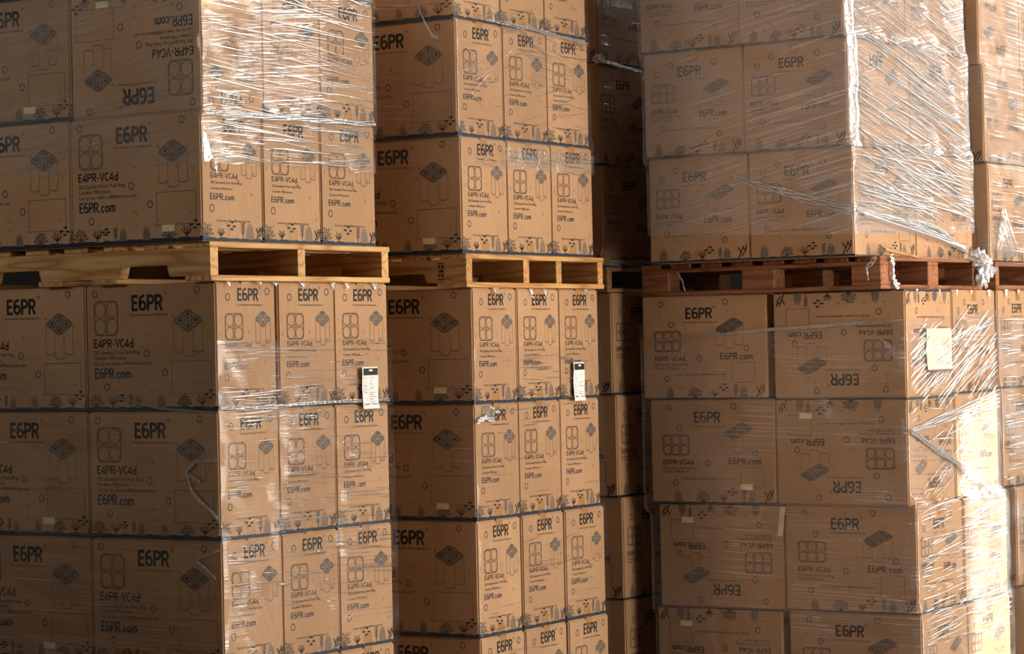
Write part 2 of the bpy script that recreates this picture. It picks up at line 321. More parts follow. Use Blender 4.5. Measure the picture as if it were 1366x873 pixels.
        for i in range(cols):
            for j in range(rows):
                c = A+(B-A)*((j+.5)/rows)+(D-A)*((i+.5)/cols)
                rx, ry = W*.135*(2/max(cols, rows))**.5, H*.125
                s.poly(arc(c.x, c.y, rx, ry, 0, 360, 16)[:-1], 'plate'); s.ring(c.x, c.y, rx, ry, .0034, 'slate', 16)
                s.poly(arc(c.x, c.y+.001, rx*.38, ry*.38, 0, 360, 10)[:-1], 'black')
        c = (A+C)/2
        if cols == rows: s.poly(arc(c.x, c.y, W*.05, H*.05, 0, 360, 10)[:-1], 'faint')
    def seabed(s, band, spots, seed, vtop=.885):
        """printed reef along the bottom edge: sea floor strip, corals, weeds and small fish"""
        rr = random.Random(seed); n = 26
        if band:
            top = [(s.w*i/n, s.h*band*(.8+.35*rr.random())) for i in range(n+1)]
            s.add([(x, 0.001) for x, _ in top]+top, [(i, i+1, n+2+i, n+1+i) for i in range(n)], 'navy')
        y0 = s.h*band*.8; H = s.h*(1-vtop)
        for kind, u in spots:
            x = u*s.w; sc = H*(.8+.3*rr.random())
            if kind == 'c':                                          # branching coral
                s.stroke([(x, y0), (x, y0+sc*.35)], .0045, 'black')
                for a, l in ((-52, .55), (-24, .62), (4, .5), (30, .62), (56, .5)):
                    e = (x+sc*l*math.sin(math.radians(a)), y0+sc*.25+sc*l*math.cos(math.radians(a)))
                    s.stroke([(x, y0+sc*.2), (x+(e[0]-x)*.55, y0+sc*.2+(e[1]-y0-sc*.2)*.4), e], .0036, 'black')
            elif kind == 'f':                                        # fan coral
                for a in range(-70, 71, 20):
                    l = sc*(.75+.2*rr.random()); e = (x+l*.75*math.sin(math.radians(a)), y0+l*math.cos(math.radians(a)))
                    s.stroke([(x, y0), e], .0026, 'slate'); s.ring(e[0], e[1], .004, .004, .002, 'slate', 6)
                s.stroke(arc(x, y0+sc*.35, sc*.42, sc*.3, -20, 200, 10), .0025, 'slate')
            elif kind == 'r':                                        # mound
                q = [(x-sc*.38, y0), (x+sc*.38, y0), (x+sc*.34, y0+sc*.45), (x+sc*.2, y0+sc*.85), (x-sc*.02, y0+sc), (x-sc*.22, y0+sc*.85), (x-sc*.36, y0+sc*.4)]
                s.poly(q, 'plate')
                for t in (-.22, -.08, .07, .21): s.stroke([(x+sc*t, y0+.003), (x+sc*t*.9, y0+sc*.7)], .0026, 'slate')
            elif kind == 'w':                                        # weed with leaves
                s.stroke([(x, y0), (x+.003, y0+sc*1.15)], .0035, 'slate')
                for t in (.3, .5, .7, .9):
                    s.stroke([(x, y0+sc*t), (x-sc*.2, y0+sc*(t+.22))], .0032, 'slate'); s.stroke([(x, y0+sc*t), (x+sc*.2, y0+sc*(t+.2))], .0032, 'slate')
            elif kind == 'h':                                        # shoal of fish
                for dx, dy in ((-.3, .75), (.05, 1.05), (.25, .7), (-.02, .45)):
                    cx, cy = x+sc*dx, y0+sc*(.25+dy*.75)
                    s.poly(arc(cx, cy, .0075, .0045, 0, 360, 8)[:-1], 'black'); s.poly([(cx-.006, cy), (cx-.012, cy+.004), (cx-.012, cy-.004)], 'black')
            elif kind == 's':
                s.poly(arc(x, y0+sc*1.0, .009, .0055, 0, 360, 8)[:-1], 'pale')
            elif kind == 'x':                                        # stiff forked coral
                for p in ([(-.3, 0), (-.1, .45), (-.35, .85)], [(-.1, .45), (.15, .95)], [(-.05, .15), (.3, .6), (.35, 1.0)], [(.3, .6), (.05, .8)]):
                    s.stroke([(x+sc*a, y0+sc*b) for a, b in p], .0055, 'black')
    def specks(s, seed, n, v0=.04, v1=.84):
        rr = random.Random(seed)
        for i in range(n):
            x, y = s.P(.04+.92*rr.random(), v0+(v1-v0)*rr.random()); r = .003+.003*rr.random()
            if rr.random() < .5: s.ring(x, y, r, r, .0017, 'faint', 8)
            else: s.poly([(x-r, y-r*.6), (x+r, y-r*.8), (x+r*.7, y+r), (x-r*.8, y+r*.7)], rr.choice(['faint', 'pale']))
    def mesh(s, name):
        me = bpy.data.meshes.new(name)
        me.from_pydata([(x, y, z) for x, y, z in s.V], [], s.F)
        for k in INK: me.materials.append(M[k])
        me.polygons.foreach_set('material_index', s.MI); me.update(); return me
TAG = 'The sustainable way of handling cans'
CBC = 'Can by can, make a difference you can!'
def four_front(w, h):
    p = Print(w, h); p.specks(1, 16)
    for u, v in ((.073,.067),(.863,.059),(.47,.543),(.61,.697),(.156,.805)): p.bubble(u, v)
    p.ringicon(.067, .25, .125, .395, 2, 2)
    p.glyphs('E6PR', .362, .60, .083, .208, 'black', .19); p.ring(*p.P(.622, .07), .005, .005, .003, 'grey', 8)
    p.text(TAG, .34, .634, .239, .0085, 'black')
    p.canpack(.674, .905, .20, .39, .575, 2, 2)
    p.glyphs('E4PR-VC4d', .058, .37, .425, .494, 'black', .17)
    p.text('202 Standard Four Pack Ring', .058, .42, .530, .0145, 'black'); p.text('Content: 900 pieces', .058, .31, .572, .0145, 'black')
    p.text(CBC, .058, .51, .617, .0135, 'black')
    p.glyphs('E6PR.com', .062, .345, .655, .738, 'navy', .16)
    p.rect(.66, .957, .61, .862, .0022, 'grey')
    p.seabed(.036, [('f',.07),('c',.20),('h',.27),('w',.34),('r',.40),('s',.50),('r',.58),('s',.65),('f',.75),('c',.885),('h',.95),('s',.83)], 3)
    return p.mesh('four_front_print')
def four_side(w, h):
    p = Print(w, h); p.specks(2, 10)
    for u, v in ((.2,.12),(.86,.075),(.16,.745)): p.bubble(u, v)
    p.glyphs('E6PR', .36, .71, .050, .150, 'black', .18); p.ring(*p.P(.735, .045), .004, .004, .0025, 'grey', 8)
    p.text(TAG, .34, .78, .18, .0075, 'black')
    p.ringicon(.15, .44, .25, .455, 2, 2); p.canpack(.645, .918, .225, .36, .505, 2, 2)
    p.glyphs('E4PR-VC4d', .145, .585, .47, .513, 'black', .15)
    p.text('202 Standard Four Pack Ring', .145, .65, .545, .0095, 'black'); p.text('Content: 900 pieces', .145, .50, .59, .009, 'black')
    p.glyphs('E6PR.com', .13, .53, .63, .68, 'navy', .16)
    p.text(CBC, .22, .78, .838, .0085, 'black')
    p.seabed(.028, [('f',.06),('c',.30),('h',.48),('w',.66),('r',.78),('s',.40),('x',.93),('s',.15)], 5)
    return p.mesh('four_side_print')
def six_front(w, h):
    p = Print(w, h); p.specks(4, 18)
    for u, v in ((.154,.075),(.675,.066),(.236,.276),(.838,.514),(.46,.613),(.195,.80)): p.bubble(u, v)
    p.glyphs('E6PR', .356, .57, .117, .225, 'black', .17); p.ring(*p.P(.585, .115), .005, .005, .003, 'grey', 8)
    p.text(TAG, .335, .61, .256, .0085, 'black')
    p.ringicon(.103, .31, .342, .535, 3, 2); p.canpack(.588, .824, .22, .39, .515, 3, 2)
    p.glyphs('E6PR-VC4d', .096, .345, .58, .628, 'black', .16)
    p.text('202 Standard Six Pack Ring', .096, .37, .662, .0115, 'black'); p.text('Content: 1000 pieces', .096, .30, .695, .0115, 'black')
    p.glyphs('E6PR.com', .628, .888, .557, .623, 'navy', .15)
    p.rect(.723, .90, .653, .843, .0022, 'grey'); p.text(CBC, .26, .67, .76, .0115, 'black')
    p.seabed(.014, [('r',.22),('s',.30),('f',.42),('c',.58),('h',.655),('w',.745),('r',.81),('x',.94),('s',.15),('s',.50)], 8, .885)
    return p.mesh('six_front_print')
def six_side(w, h):
    p = Print(w, h); p.specks(5, 14)
    for u, v in ((.14,.2),(.28,.12),(.72,.12),(.177,.722),(.76,.80)): p.bubble(u, v)
    p.glyphs('E6PR', .35, .59, .14, .235, 'black', .17); p.ring(*p.P(.61, .135), .004, .004, .0025, 'grey', 8)
    p.text(TAG, .335, .63, .268, .008, 'black')
    p.ringicon(.08, .31, .30, .475, 3, 2); p.canpack(.6, .87, .275, .42, .535, 3, 2)
    p.glyphs('E6PR-VC4d', .07, .335, .53, .578, 'black', .16)
    p.text('202 Standard Six Pack Ring', .07, .36, .607, .010, 'black'); p.text('Content: 1000 pieces', .07, .29, .636, .010, 'black')
    p.glyphs('E6PR.com', .56, .835, .565, .632, 'navy', .15); p.text(CBC, .23, .76, .735, .011, 'black')
    p.seabed(.022, [('r',.14),('s',.24),('f',.36),('c',.53),('h',.61),('w',.71),('r',.78),('x',.93),('s',.06)], 9, .88)
    return p.mesh('six_side_print')

# ------------------------------------------------------------------ cartons
W4, D4, H4 = 0.6135, 0.3375, 0.4575       # four-ring carton : long face, short face, height
W6, D6, H6 = 0.6140, 0.5000, 0.4558       # six-ring carton
T = 0.003
def carton_body(name, dx, dy, h):
    """board walls with softened edges and slightly bowed sides, top flaps meeting at a centre seam"""
    bm = bmesh.new(); bmesh.ops.create_cube(bm, size=1.0)
    for v in bm.verts: v.co = Vector(((v.co.x+.5)*dx, (v.co.y+.5)*dy, (v.co.z+.5)*h))
    bmesh.ops.bevel(bm, geom=bm.edges[:], offset=0.006, segments=3, affect='EDGES')
    # seam of the two long flaps on the top: a shallow groove along the long axis
    me = bpy.data.meshes.new(name); bm.to_mesh(me); bm.free()
    me.polygons.foreach_set('use_smooth', [False]*len(me.polygons)); me.materials.append(M['card']); return me
def tape_meshes(dx, dy, h, drop=.05, tw=.05):
    """tape down the centre seam, folded over both short ends: one strip on the top, one on the bottom"""
    e = .0006; out = []
    for z, d in ((h+e, h-drop), (-e, drop)):
        if dy >= dx: pr = [(-e, d), (-e, z), (dy+e, z), (dy+e, d)]; P = lambda q, t, zz: (dx/2+t, q, zz)
        else: pr = [(-e, d), (-e, z), (dx+e, z), (dx+e, d)]; P = lambda q, t, zz: (q, dy/2+t, zz)
        V = [P(q, t, zz) for q, zz in pr for t in (-tw/2, tw/2)]
        out.append(mesh_from('tape', V, [(0,1,3,2), (2,3,5,4), (4,5,7,6)], [M['tape']]))
    return out
KIND = {}
def kind(key, dx, dy, h, left_print, right_print):
    KIND[key] = dict(dx=dx, dy=dy, h=h, body=carton_body('carton_body', dx, dy, h), tape=tape_meshes(dx, dy, h), lp=left_print(dy, h), rp=right_print(dx, h))
kind('four', D4-T, W4-T, H4-.002, four_front, four_side)
kind('six_long', D6-T, W6-T, H6-.002, six_front, six_side)      # long printed side on the left face
kind('six_short', W6-T-.012, D6-.012, H6-.002, six_side, six_front)     # turned a quarter
STK = mesh_from('sticker', [(0,0,0),(.058,0,0),(.058,.024,0),(0,.024,0),(0,0,-.0004),(.058,0,-.0004),(.058,.024,-.0004),(0,.024,-.0004)], [(0,1,2,3),(0,4,5,1),(1,5,6,2),(2,6,7,3),(3,7,4,0)], [M['sticker']])
def face_mat(side, k, flip):
    if side == 'L':     # face at x=0 seen from -X
        m = Matrix(((0,0,-1,-.0008),(-1,0,0,k['dy']),(0,1,0,0),(0,0,0,1))); wd = k['dy']
    else:               # face at y=0 seen from -Y
        m = Matrix(((1,0,0,0),(0,0,-1,-.0008),(0,1,0,0),(0,0,0,1))); wd = k['dx']
    if flip: m = m @ Matrix(((-1,0,0,wd),(0,-1,0,k['h']),(0,0,1,0),(0,0,0,1)))
    return m
def carton(key, loc, rz, label, group, flip=False, sticker=None):
    k = KIND[key]; r = empty('carton', loc, rz); tag(r, label, 'carton', group)
    link('box_body', k['body'], r)
    for nm, s, me in (('front_print', 'L', k['lp']), ('side_print', 'R', k['rp'])):
        o = link(nm, me, r); o.matrix_local = face_mat(s, k, flip); o['kind'] = 'stuff'
    for me in k['tape']: link('packing_tape', me, r)
    if sticker:
        o = link('date_sticker', STK, r); u, v = sticker
        o.matrix_local = face_mat('L', k, flip) @ Matrix.Translation((u*k['dy'], (1-v)*k['h'], .0008))
        o['label'] = 'small cream date sticker'
    return r

# ------------------------------------------------------------------ pallets
_bm = {}
def board(name, L, Wd, Th, parent, mid, axis, mat):
    """board with its length along local X or Y of the pallet; mid = centre"""
    key = (round(L, 4), round(Wd, 4), round(Th, 4), mat.name)
    if key not in _bm:
        me = box_mesh('board', -L/2, L/2, -Wd/2, Wd/2, -Th/2, Th/2, min(.003, Th*.15)); me.materials.append(mat); _bm[key] = me
    o = link(name, _bm[key], parent); o.location = mid
    if axis == 'Y': o.rotation_euler = (0, 0, math.pi/2)
    return o
def stringer_mesh(L, Th, Hh, mat, notches):
    key = ('s', L, Th, Hh, mat.name)
    if key in _bm: return _bm[key]
    prof = [(0, 0)]
    for a, b in notches: prof += [(a, 0), (a+.012, Hh*.42), (b-.012, Hh*.42), (b, 0)]
    prof += [(L, 0), (L, Hh), (0, Hh)]
    bm = bmesh.new(); va = [bm.verts.new((x, 0, z)) for x, z in prof]; vb = [bm.verts.new((x, Th, z)) for x, z in prof]
    n = len(prof)
    bm.faces.new(va); bm.faces.new(vb[::-1])
    for i in range(n): bm.faces.new((va[i], vb[i], vb[(i+1) % n], va[(i+1) % n]))
    bmesh.ops.recalc_face_normals(bm, faces=bm.faces[:])
    bmesh.ops.triangulate(bm, faces=[f for f in bm.faces if len(f.verts) > 4])
    me = bpy.data.meshes.new('stringer'); bm.to_mesh(me); bm.free(); me.materials.append(mat); _bm[key] = me; return me
def stringer_pallet(loc, rz, wr, wl, h, mat, label, stringers=(0, .47, .955), sth=.042, dt=.02, top=7, bottom=4):
    """stringers run along local Y (left face shows their notched side); deck boards run along local X"""
    r = empty('pallet', loc, rz); tag(r, label, 'pallet', 'wooden pallets')
    sh = h-2*dt; nots = ((.187, .42), (.80, 1.04))
    for f in stringers:
        o = link('stringer', stringer_mesh(wl, sth, sh, mat, nots), r)
        o.matrix_local = Matrix.Translation((f*wr+sth if f < .9 else wr, 0, dt)) @ Matrix.Rotation(math.pi/2, 4, 'Z')
    bw = .115
    for i in range(top):
        t = i/(top-1); wd = bw if 0 < i < top-1 else .125
        board('deck_board', wr+.012, wd, dt, r, (wr/2, wd/2-.004+(wl-wd+.008)*t, h-dt/2), 'X', mat)
    for i in range(bottom):
        y = (.055, wl*.5-.13, wl*.5+.13, wl-.055)[i] if bottom == 4 else 0.055+(wl-.11)*i/(bottom-1)
        board('bottom_board', wr+.008, .12, dt, r, (wr/2, y, dt/2), 'X', mat)
    return r
def block_pallet(loc, rz, wr, wl, h, mat, label):
    r = empty('pallet', loc, rz); tag(r, label, 'pallet', 'wooden pallets')
    dt = .018; bh = h-3*dt
    for i in range(3):
        x = .0475+(wr-.095)*i/2
        board('runner_board', wl, .095, dt, r, (x, wl/2, dt/2), 'Y', mat)
        board('stringer_board', wl, .095, dt, r, (x, wl/2, h-dt*1.5), 'Y', mat)
        for j in range(3):
            y = .07+(wl-.14)*j/2
            board('block', .14 if j != 1 else .16, .095, bh, r, (x, y, dt+bh/2), 'Y', mat)
    for y in (.05, wl-.05): board('runner_board', wr-.192, .095, dt, r, (wr/2, y, dt/2), 'X', mat)
    n = 8
    for i in range(n):
        board('deck_board', wr+.01, .10, dt, r, (wr/2, .048+(wl-.096)*i/(n-1), h-dt/2), 'X', mat)
    return r

# ------------------------------------------------------------------ loads
F_PX = 3524.9
ORD = ['bottom', 'second', 'third', 'fourth']
BELOW = ['first', 'second', 'third', 'fourth']
class Load:
    """a layered load; x,y = near corner; a = yaw; local X runs along the right face, local Y along the left face"""
    def __init__(s, x, y, a, stack): s.x, s.y, s.a, s.stack = x, y, math.radians(a), stack; s.rz = math.pi/2-s.a; s.rows = []
    def pt(s, lx, ly, z=0.0):
        sa, ca = math.sin(s.a), math.cos(s.a); return Vector((s.x+lx*sa-ly*ca, s.y+lx*ca+ly*sa, z))
    def shift(s, dpx):                               # corner shift across the picture (pixels at this depth) in load axes
        d = dpx*s.y/F_PX; return d*math.sin(s.a), -d*math.cos(s.a)
POSW = {(0,0): 'corner carton', (0,1): 'carton left of the corner', (1,0): 'middle right-side carton', (2,0): 'far right-side carton', (1,1): 'inner rear carton', (2,1): 'far rear carton'}
POS6 = {(0,0): 'corner carton', (0,1): 'carton left of the corner', (1,0): 'far right-side carton', (1,1): 'far rear carton'}
def build_rows(ld, key, z_of, rows, upper, cells, posn, gaps=None, stickers=None, flips=None, group=''):
    k = KIND[key]; px, py = k['dx']+T, k['dy']+T
    for i, dpx in enumerate(rows):
        ox, oy = ld.shift(dpx); z = z_of(i)
        ld.rows.append((z, z+k['h'], ox, oy))
        for (c, r) in cells:
            gx, gy = (gaps or {}).get((i, c, r), (0, 0)); jr = random.Random(i*37+c*11+r*5+int(ld.x*100))
            lx, ly = ox+c*px+gx+jr.uniform(0, .0025), oy+r*py+gy+jr.uniform(0, .0025)
            fl = (i, c, r) in (flips or ())
            lay = ('%s layer above the pallet' % ORD[i]) if upper else ('%s layer below the pallet' % BELOW[i])
            lab = '%s%s of %s, %s' % ('upside-down ' if fl else '', posn[(c, r)], ld.stack, lay)
            p = ld.pt(lx, ly, z)
            carton(key, p, ld.rz+math.radians(jr.uniform(-.12, .12)), lab, group, fl, (stickers or {}).get((i, c, r)))
ST = dict(A='leftmost stack', B='second stack from left', C='dark recessed stack', D='wrapped right stack', E='rightmost stack')
Z = lambda rel: HC+rel
C4 = [(0,0), (0,1), (1,0), (2,0), (1,1), (2,1)]; C6 = [(0,0), (0,1), (1,0), (1,1)]
# --- stack A
zAL = Z(.245); zAP = zAL; zAU = zAP+.138
AL = Load(-1.0364, 9.2733, 33.5, ST['A']); AU = Load(-1.0679, 9.1835, 33.43, ST['A'])
build_rows(AL, 'four', lambda i: zAL-(i+1)*H4, [-1, 0, 1, 1], False, C4, POSW, gaps={(0,1,0): (.014,0), (0,2,0): (.010,0)}, stickers={(1,0,1): (.62,.90), (2,0,1): (.60,.905)}, group='cartons on the lower load of the leftmost stack')
build_rows(AU, 'four', lambda i: zAU+i*H4, [0, 3, 4], True, C4, POSW, gaps={(0,1,0): (.003,0), (0,2,0): (.006,0)}, stickers={(0,0,0): (.70,.915), (1,0,1): (.62,.915), (1,0,0): (.70,.915)}, flips={(1,0,0)}, group='cartons on the upper load of the leftmost stack')
stringer_pallet((-1.0483, 9.2257, zAP), math.pi/2-math.radians(33.3), 1.0567, 1.25, .1375, M['pine'], 'fresh pale pine pallet between the two loads of the leftmost stack')
hb = zAL-4*H4
stringer_pallet((-1.03, 9.28, 0), math.pi/2-math.radians(33.4), 1.04, 1.25, hb-.001, M['pine'], 'floor pallet under the leftmost stack', dt=.022)
# --- stack B
zBL = Z(.2256); zBU = zBL+.132
BL = Load(-.1548, 10.3142, 30.7, ST['B']); BU = Load(-.1907, 10.2572, 32.05, ST['B'])
build_rows(BL, 'four', lambda i: zBL-(i+1)*H4, [0, 0, 1, 3], False, C4, POSW, gaps={(0,1,0): (.008,0), (0,2,0): (.008,0), (2,1,0): (.006,0), (2,2,0): (.02,0), (3,1,0): (.006,0), (3,2,0): (.02,0)}, stickers={(0,0,0): (.70,.905), (1,0,0): (.70,.90)}, group='cartons on the lower load of the second stack')
build_rows(BU, 'four', lambda i: zBU+i*H4, [2, -1, -3], True, C4, POSW, stickers={(0,0,0): (.70,.91)}, group='cartons on the upper load of the second stack')
stringer_pallet((-.1732, 10.286, zBL), math.pi/2-math.radians(32.2), 1.0536, 1.25, .1315, M['pine_b'], 'yellow pine pallet with four stringers in the second stack from left', stringers=(0, .40, .64, .955))
stringer_pallet((-.15, 10.33, 0), math.pi/2-math.radians(31), 1.04, 1.25, zBL-4*H4-.001, M['pine_b'], 'floor pallet under the second stack from left', dt=.022)
# --- stack D
zDL = Z(.1976); zDU = zDL+.138
DL = Load(1.6456, 11.0506, 31.83, ST['D']); DU = Load(1.416, 10.9498, 33.6, ST['D'])
build_rows(DL, 'six_long', lambda i: zDL-(i+1)*H6, [0, 0, 9, 13], False, C6, POS6, gaps={(0,0,1): (0,.03), (3,0,1): (0,.03), (0,1,0): (.008,0), (1,1,0): (.02,0), (2,1,0): (.02,0)}, flips={(0,0,0), (1,0,0), (2,0,1), (3,0,1)},
           stickers={(1,0,1): (.72,.865), (1,0,0): (.72,.865), (2,0,1): (.72,.865), (3,0,1): (.72,.865)}, group='cartons on the lower load of the wrapped right stack')
build_rows(DU, 'six_short', lambda i: zDU+i*H6, [3, -1, -5, -5], True, C6, POS6, group='cartons on the upper load of the wrapped right stack')  # topmost layer is unseen, added to shade the recessed stack
block_pallet((1.5433, 11.0232, zDL), math.pi/2-math.radians(36), .955, 1.19, .1375, M['red_wood'], 'aged reddish block pallet in the large wrapped right stack')
block_pallet((1.65, 11.07, 0), math.pi/2-math.radians(31.8), 1.0, 1.22, zDL-4*H6-.001, M['red_wood'], 'floor pallet under the large wrapped right stack')
# --- stack C
zCL = Z(.2211); zCU = zCL+.112
CL = Load(.446, 11.73, 32.5, ST['C']); CU = Load(.418, 11.73, 32.5, ST['C'])
build_rows(CL, 'six_long', lambda i: zCL-(i+1)*H6, [-1, 3, 8, 9], False, [(0,0), (1,0)], POS6, group='cartons on the lower load of the dark recessed stack')
build_rows(CU, 'six_long', lambda i: zCU+i*H6, [0, -6, -3], True, [(0,0), (1,0)], POS6, group='cartons on the upper load of the dark recessed stack')
stringer_pallet((.425, 11.70, zCL), math.pi/2-math.radians(32.5), 1.02, 1.22, .1115, M['old_wood'], 'dull brown pallet in the dark recessed stack', dt=.018)
stringer_pallet((.45, 11.74, 0), math.pi/2-math.radians(32.5), 1.0, 1.22, zCL-4*H6-.001, M['old_wood'], 'floor pallet under the dark recessed stack')
# --- stack E
zEL = Z(.2036); zEU = zEL+.125
EL = Load(2.224, 12.1, 32.5, ST['E']); EU = Load(2.192, 12.1, 32.5, ST['E'])
build_rows(EL, 'six_long', lambda i: zEL-(i+1)*H6, [0, 3, 20, 31], False, C6, POS6, group='cartons on the lower load of the rightmost stack')
build_rows(EU, 'six_long', lambda i: zEU+i*H6, [1, -3, -8], True, C6, POS6, flips={(2,0,0)}, group='cartons on the upper load of the rightmost stack')
stringer_pallet((2.215, 12.08, zEL), math.pi/2-math.radians(32.5), 1.02, 1.22, .1245, M['red_wood'], 'reddish pallet in the rightmost stack', dt=.018)
stringer_pallet((2.24, 12.11, 0), math.pi/2-math.radians(32.5), 1.0, 1.22, zEL-4*H6-.001, M['red_wood'], 'floor pallet under the rightmost stack')

# ------------------------------------------------------------------ stretch film
def wrap(ld, wr, wl, zlo, zhi, mat, label, off=.007, seed=0, slope_lo=(0, 0, 0), slope_hi=(0, 0, 0), nz=60, wob=.003):
    """closed film band round a load; zlo/zhi = heights at the corner, slope_* = (left end, right end) height offsets"""
    V, F, UV = [], [], []
    rows = ld.rows
    def env(z):
        lo = [r for r in rows if r[0]-.03 <= z <= r[1]+.03] or [min(rows, key=lambda r: abs((r[0]+r[1])/2-z))]
        return min(r[2] for r in lo), min(r[3] for r in lo), max(r[2] for r in lo), max(r[3] for r in lo)
    # film path parameter : far end of left face -> corner -> far end of right face -> round the back
    path = [('L', t/40) for t in range(41)]+[('K', t/5) for t in range(1, 5)]+[('R', t/40) for t in range(41)]+[('B', t/8) for t in range(1, 8)]+[('S', t/8) for t in range(8)]
    n = len(path)
    for j in range(nz+1):
        t = j/nz; s_acc = 0.0; prev = None
        for i, (sd, q) in enumerate(path):
            if sd == 'L': dl, dh = slope_lo[0]*(1-q), slope_hi[0]*(1-q)
            elif sd == 'K': dl = dh = 0
            elif sd == 'R': dl, dh = slope_lo[1]*q, slope_hi[1]*q
            else:
                qq = q if sd == 'B' else 1+q
                dl = slope_lo[1]+(slope_lo[0]-slope_lo[1])*qq/2; dh = slope_hi[1]+(slope_hi[0]-slope_hi[1])*qq/2
            z = (zlo+dl)*(1-t)+(zhi+dh)*t
            x0, y0, x1, y1 = env(z); x0 -= off; y0 -= off; xe = x1+wr+off; ye = y1+wl+off; rc = .006
            if sd == 'L': lx, ly = x0, ye+(y0+rc-ye)*q
            elif sd == 'K': a = math.pi+q*math.pi/2; lx, ly = x0+rc+rc*math.cos(a), y0+rc+rc*math.sin(a)
            elif sd == 'R': lx, ly = x0+rc+(xe-x0-rc)*q, y0
            elif sd == 'B': lx, ly = xe, y0+(ye-y0)*q
            else: lx, ly = xe+(x0-xe)*q, ye
            nv = noise.noise(Vector((lx*3+seed, ly*3, z*9)))*.6+noise.noise(Vector((lx*2+seed, ly*2, z*40)))*.4
            o = wob*max(-1, min(1, nv*1.6))+ (0.0)
            if sd == 'L': lx -= o
            elif sd == 'R': ly -= o
            p = ld.pt(lx, ly, z)
            if prev is not None: s_acc += (Vector((lx, ly))-prev).length
            prev = Vector((lx, ly)); V.append(tuple(p)); UV.append((s_acc, z))
    for j in range(nz):
        for i in range(n):
            i2 = (i+1) % n; F.append((j*n+i, j*n+i2, (j+1)*n+i2, (j+1)*n+i))
    me = mesh_from('stretch_film', V, F, [mat], None, True)
    uvl = me.uv_layers.new(name='UVMap'); co = []
    for f in F:
        for q in f: co += [UV[q][0], UV[q][1]]
    uvl.data.foreach_set('uv', co)
    o = link('stretch_film', me); tag(o, label, 'plastic film', 'stretch film around pallet loads'); return o
def loc_pt(ld, face, q, z, out):
    """point on a load's left ('L') or right ('R') face, q metres from the corner, out metres proud of it"""
    ox, oy = min(r[2] for r in ld.rows if r[0]-.02 <= z <= r[1]+.02) if any(r[0]-.02 <= z <= r[1]+.02 for r in ld.rows) else 0, min([r[3] for r in ld.rows if r[0]-.02 <= z <= r[1]+.02] or [0])
    return ld.pt(ox-out, oy+q, z) if face == 'L' else ld.pt(ox+q, oy-out, z)
def pleats(ld, face, n, q0, q1, z0, z1, ang, parent, mat, seed, l0=.08, l1=.4, w0=.0015, w1=.0035, spread=.03):
    """stretched ridges of film standing proud of the face, each a tapering half-round fold"""
    V, F = [], []; rr = random.Random(seed); seg = 10
    for i in range(n):
        L = l0+(l1-l0)*rr.random()**2; q = q0+(q1-q0)*rr.random(); z = z0+(z1-z0)*rr.random(); a = math.tan(ang+rr.gauss(0, spread)); wd = w0+(w1-w0)*rr.random()**2
        ph = rr.random()*6
        a0, a1 = max(q0, q-L/2), min(q1, q+L/2)
        if a1-a0 < .03: continue
        for k in range(seg+1):
            t = k/seg; u = a0+(a1-a0)*t; w_ = wd*(math.sin(math.pi*min(max(t, .02), .98))**.5); zz = z-(u-q)*a+.0004*math.sin(ph+t*4)
            b = len(V)
            for c, o in ((-1, 0), (-.6, .75), (0, 1), (.6, .75), (1, 0)):
                V.append(tuple(loc_pt(ld, face, u, zz+c*w_, .0095+o*w_*.8)))
            if k:
                for c in range(4): F.append((b-5+c, b+c, b+c+1, b-4+c) if face == 'R' else (b-4+c, b+c+1, b+c, b-5+c))
    o = link('film_pleats', mesh_from('film_pleats', V, F, [mat], None, True)); o.parent = parent; o['kind'] = 'stuff'
    return o
def rope(ld, face, pts, wd, mat, parent, seed=0, strands=5, name='film_rope', out=.012, fan=0.0):
    """bunched strands of film drawn tight across a face; pts = (q, z) along the face; fan spreads the strands towards the end"""
    rr = random.Random(seed); V, F = [], []
    for s_ in range(strands):
        path = []
        for (qa, za), (qb, zb) in zip(pts[:-1], pts[1:]):
            for i in range(10): path.append((qa+(qb-qa)*i/10, za+(zb-za)*i/10))
        path.append(pts[-1]); m = len(path); off = (s_/(max(1, strands-1))-.5)
        for i, (q, z) in enumerate(path):
            t = i/(m-1); w_ = wd*(.55+.45*math.sin(math.pi*t))*(.7+.5*rr.random())
            zz = z+off*(wd*1.6+fan*t)+math.sin(i*.9+s_*2.2)*wd*.25; oo = out+wd*.4*abs(math.cos(i*.7+s_*1.9))
            b = len(V)
            for k in range(5):
                an = k*2*math.pi/5; V.append(tuple(loc_pt(ld, face, q, zz+w_*.5*math.cos(an), oo+w_*.35*math.sin(an))))
            if i:
                for k in range(5): F.append((b-5+k, b-5+(k+1) % 5, b+(k+1) % 5, b+k))
    o = link(name, mesh_from(name, V, F, [mat], None, True)); o.parent = parent; o['kind'] = 'stuff'; return o
def sheet(ld, face, q0, q1, zf, mat, parent, name='loose_film', out=.02, bow=.02, seed=0, nq=24, nz=24):
    """a loose, crumpled piece of film over a face; zf(t) gives (low, high) across it"""
    V, F, UV = [], [], []
    for j in range(nz+1):
        for i in range(nq+1):
            t = i/nq; lo, hi = zf(t); q = q0+(q1-q0)*t; z = lo+(hi-lo)*j/nz
            o = out+bow*math.sin(math.pi*t)*math.sin(math.pi*j/nz)+.008*noise.noise(Vector((q*14+seed, z*14, 3)))
            V.append(tuple(loc_pt(ld, face, q, z, max(.009, o)))); UV.append((q, z))
    for j in range(nz):
        for i in range(nq):
            b = j*(nq+1)+i; F.append((b, b+1, b+nq+2, b+nq+1))
    me = mesh_from(name, V, F, [mat], None, True); uvl = me.uv_layers.new(name='UVMap'); co = []
    for f_ in F:
        for q in f_: co += [UV[q][0], UV[q][1]]
    uvl.data.foreach_set('uv', co)
    o = link(name, me); o.parent = parent; return o
